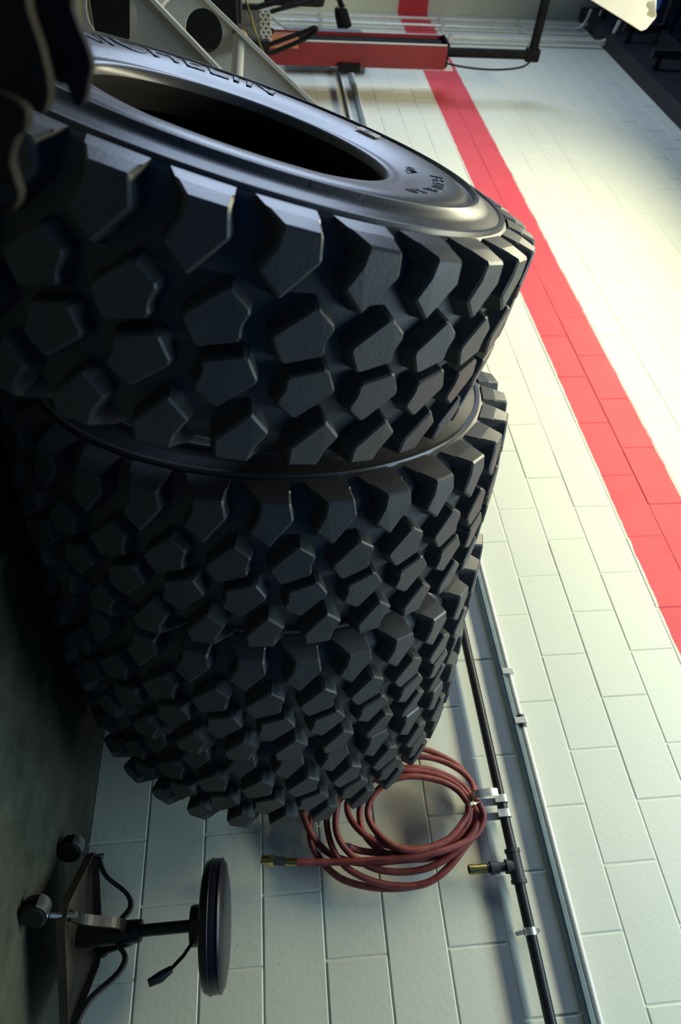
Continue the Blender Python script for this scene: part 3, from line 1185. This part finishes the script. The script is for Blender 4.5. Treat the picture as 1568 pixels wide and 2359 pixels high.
# ------------------------------------------------------------------ equipment by the far wall, left of the lift
eq = empty('equipment_cabinet', (-8.4, -.35, 0))
tag(eq, 'grey wall cabinet with pale switch block behind the red lift column', 'cabinet')
child_at_world(box('body', (-8.55, -.24, .95), (-8.0, -.01, 1.80), M['greybox'], bev=.01), eq)
child_at_world(box('door_panel', (-8.53, -.252, .98), (-8.02, -.24, 1.77), M['greybox'], bev=.004), eq)
child_at_world(box('switch_block', (-8.0, -.20, 1.42), (-7.96, -.06, 1.58), M['panel'], bev=.008), eq)
child_at_world(box('name_plate', (-8.0, -.17, 1.30), (-7.985, -.09, 1.36), M['card']), eq)

pl = box('wood_plank', (-6.75, -.70, .0), (-6.68, -.60, 1.02), M['wood'], bev=.006)
tag(pl, 'reddish wooden plank standing upright behind the checker plate', 'plank')

cp = empty('checker_plate', (-6.05, -.93, 0))
tag(cp, 'upright checker plate strip beside the cream stand edge', 'metal plate')
a, b = at_x((597, 24), -6.05), at_x((624, 94), -6.05)
child_at_world(box('plate', (-6.07, a.y, .0), (-6.05, b.y, b.z), M['plate']), cp)
o_ = child_at_world(box('plate_post', (-6.10, a.y - .03, .0), (-6.06, b.y, a.z - .005), M['dark']), cp)
for i in range(7):
    for j in range(4):
        z = a.z + .004 + (b.z - a.z) * (j + .5) / 4
        y = a.y + (b.y - a.y) * (i + .5) / 7
        q = child_at_world(box('tread_stud', (-.003, -.016, -.004), (.003, .016, .004), M['zinc']), cp)
        q.location = (-6.048, y, z)
        q.rotation_euler = (math.radians(45 if (i + j) % 2 else -45), 0, 0)

XQ = -5.6
hl = [at_x(p, XQ) for p in ((612, 108), (650, 92), (705, 72), (724, 64), (727, 72), (700, 90), (650, 112), (622, 122))]
pq = at_x((620, 112), XQ)
rk = empty('handle_rack', (XQ, pq.y, 0))
tag(rk, 'black bent tube handle on a short floor post before the red lift', 'handle')
child_at_world(tube('handle', catmull(hl, 5, True), .016, M['dark'], None, 8, closed=True), rk)
child_at_world(box('post', (XQ - .04, pq.y - .05, 0), (XQ + .02, pq.y + .03, pq.z), M['dark']), rk)
child_at_world(box('foot', (XQ - .12, pq.y - .15, 0), (XQ + .16, pq.y + .14, .03), M['dark']), rk)

for px_, XX, lab in (((582, 70), -6.45, 'small red cylinder bottle standing beside the checker plate'),):
    c = at_x(px_, XX)
    ex = empty('red_cylinder', (c.x, c.y, 0))
    tag(ex, lab, 'cylinder')
    lathe('bottle', [(0, .0), (.06, .0), (.066, .01), (.066, c.z + .02), (.055, c.z + .07), (.022, c.z + .10), (.018, c.z + .12), (0, c.z + .12)], M['redplastic'], ex, 20)
    lathe('valve', [(0, c.z + .12), (.02, c.z + .12), (.02, c.z + .17), (0, c.z + .17)], M['dark'], ex, 12)

# dark machine parts over the checker plate: cables looping out of the frame
for pts, rr, lab in (
        ([(545, 45), (590, 18), (640, 4), (700, -12), (760, -40)], .020, 'black cable arching nearest the cream stand'),
        ([(620, 28), (670, 14), (720, 2), (735, -18), (760, -50)], .016, 'black cable arching closest to the wall lamp'),
        ([(560, 62), (575, 44), (600, 38), (622, 36), (640, 52), (665, 66), (690, 66)], .010, 'thin pale cable drooping past the checker plate')):
    w_ = [at_x(p, -5.9 - 25 * rr) for p in pts]
    t_ = tube('cable', catmull(w_, 6), rr, M['dark'] if rr > .012 else M['greybox'], None, 8)
    tag(t_, lab, 'cable', 'cables by the checker plate')
mb = empty('machine_body', (-7.0, -1.4, 0))
tag(mb, 'black machine housing at the top edge beyond the cream stand', 'machine')
q0, q1 = at_x((560, -60), -6.9), at_x((755, 26), -6.9)
child_at_world(box('housing', (-7.5, q0.y, .02), (-6.9, q1.y - .07, q1.z - .55), M['dark'], bev=.03), mb)
child_at_world(box('hood', (-7.4, q0.y, q1.z - .55), (-6.95, q1.y, q1.z - .02), M['dark'], bev=.05), mb)

# black work lamp in front of the end wall
la, lb = at_x((788, 40), -8.9), at_x((770, -30), -8.9)
wl = empty('work_lamp', (la.x, la.y, la.z))
tag(wl, 'black work lamp head on an arm against the far wall', 'lamp')
h_ = lathe('lamp_head', [(0, -.10), (.06, -.10), (.075, -.05), (.085, .10), (.075, .10), (.05, -.02), (0, -.02)], M['dark'], wl, 18)
h_.rotation_euler = (math.radians(-70), 0, 0)
q = tube('arm', [(0, -.08, 0), lb - la], .03, M['dark'], wl, 10)
tube('lamp_collar', [(0, -.07, -.005), (0, -.10, -.012)], .05, M['zinc'], wl, 12)
tube('arm', [lb - la, Vector((XFAR + .02 - la.x, lb.y - la.y - .35, lb.z - la.z + .2))], .03, M['dark'], wl, 10)

# ------------------------------------------------------------------ white board hung under the roof
bd = empty('hanging_board', at_d((1430, 0), 4.3))
tag(bd, 'white board hanging under the roof near the top right corner', 'board')
bp_ = [at_plane(p, 4.0) for p in ((1250, -66), (1360, 0), (1474, 71), (1484, 67), (1505, 42), (1512, -66))]
child_at_world(prism('board', bp_, .02, M['panel']), bd)
ct = [at_plane(p, 3.98) for p in ((1490, 4), (1508, 0), (1512, 38), (1500, 41), (1488, 34), (1494, 22), (1487, 14))]
child_at_world(prism('torn_tape', ct, .006, M['card']), bd)
for px_ in ((1300, -50), (1500, -50)):
    p = at_plane(px_, 4.0)
    child_at_world(tube('hanger', [p, Vector((p.x, p.y, ZB + .7))], .006, M['zinc'], seg=6), bd)

# ------------------------------------------------------------------ dark suspension bracket close to the camera
NB = .62
sb = empty('suspension_bracket', at_d((60, 150), NB))
tag(sb, 'dark rusty steel suspension bracket close to the camera, top left', 'vehicle part')


def near_prism(nm, px, d0, th, m):
    o = prism(nm, catmull([at_plane(p, d0) for p in px], 4, True), th, m)
    child_at_world(o, sb)
    md = o.modifiers.new('bev', 'BEVEL')
    md.width = .003
    md.segments = 2
    md.limit_method = 'ANGLE'
    return o


near_prism('hook_plate', [(-150, -120), (140, -120), (165, 20), (200, 110), (210, 150), (204, 185), (193, 236), (172, 242), (160, 215), (150, 195), (128, 188), (60, 120), (-150, 60)], NB + .07, .018, M['dark'])
near_prism('hook_plate', [(-150, -120), (30, -120), (62, 20), (92, 110), (110, 190), (109, 235), (95, 262), (70, 245), (40, 250), (-150, 250)], NB + .02, .022, M['rust'])
near_prism('lower_link', [(-150, 200), (42, 235), (58, 300), (40, 316), (24, 370), (36, 420), (44, 450), (34, 480), (5, 490), (-150, 490)], NB - .02, .020, M['rust'])
child_at_world(tube('pin', [at_plane((10, 446), NB - .025), at_plane((10, 446), NB + .02)], .008, M['dark'], seg=14), sb)
child_at_world(tube('tie_rod', [at_plane((-90, -100), NB + .05), at_plane((-90, 480), NB + .05)], .02, M['dark'], seg=12), sb)
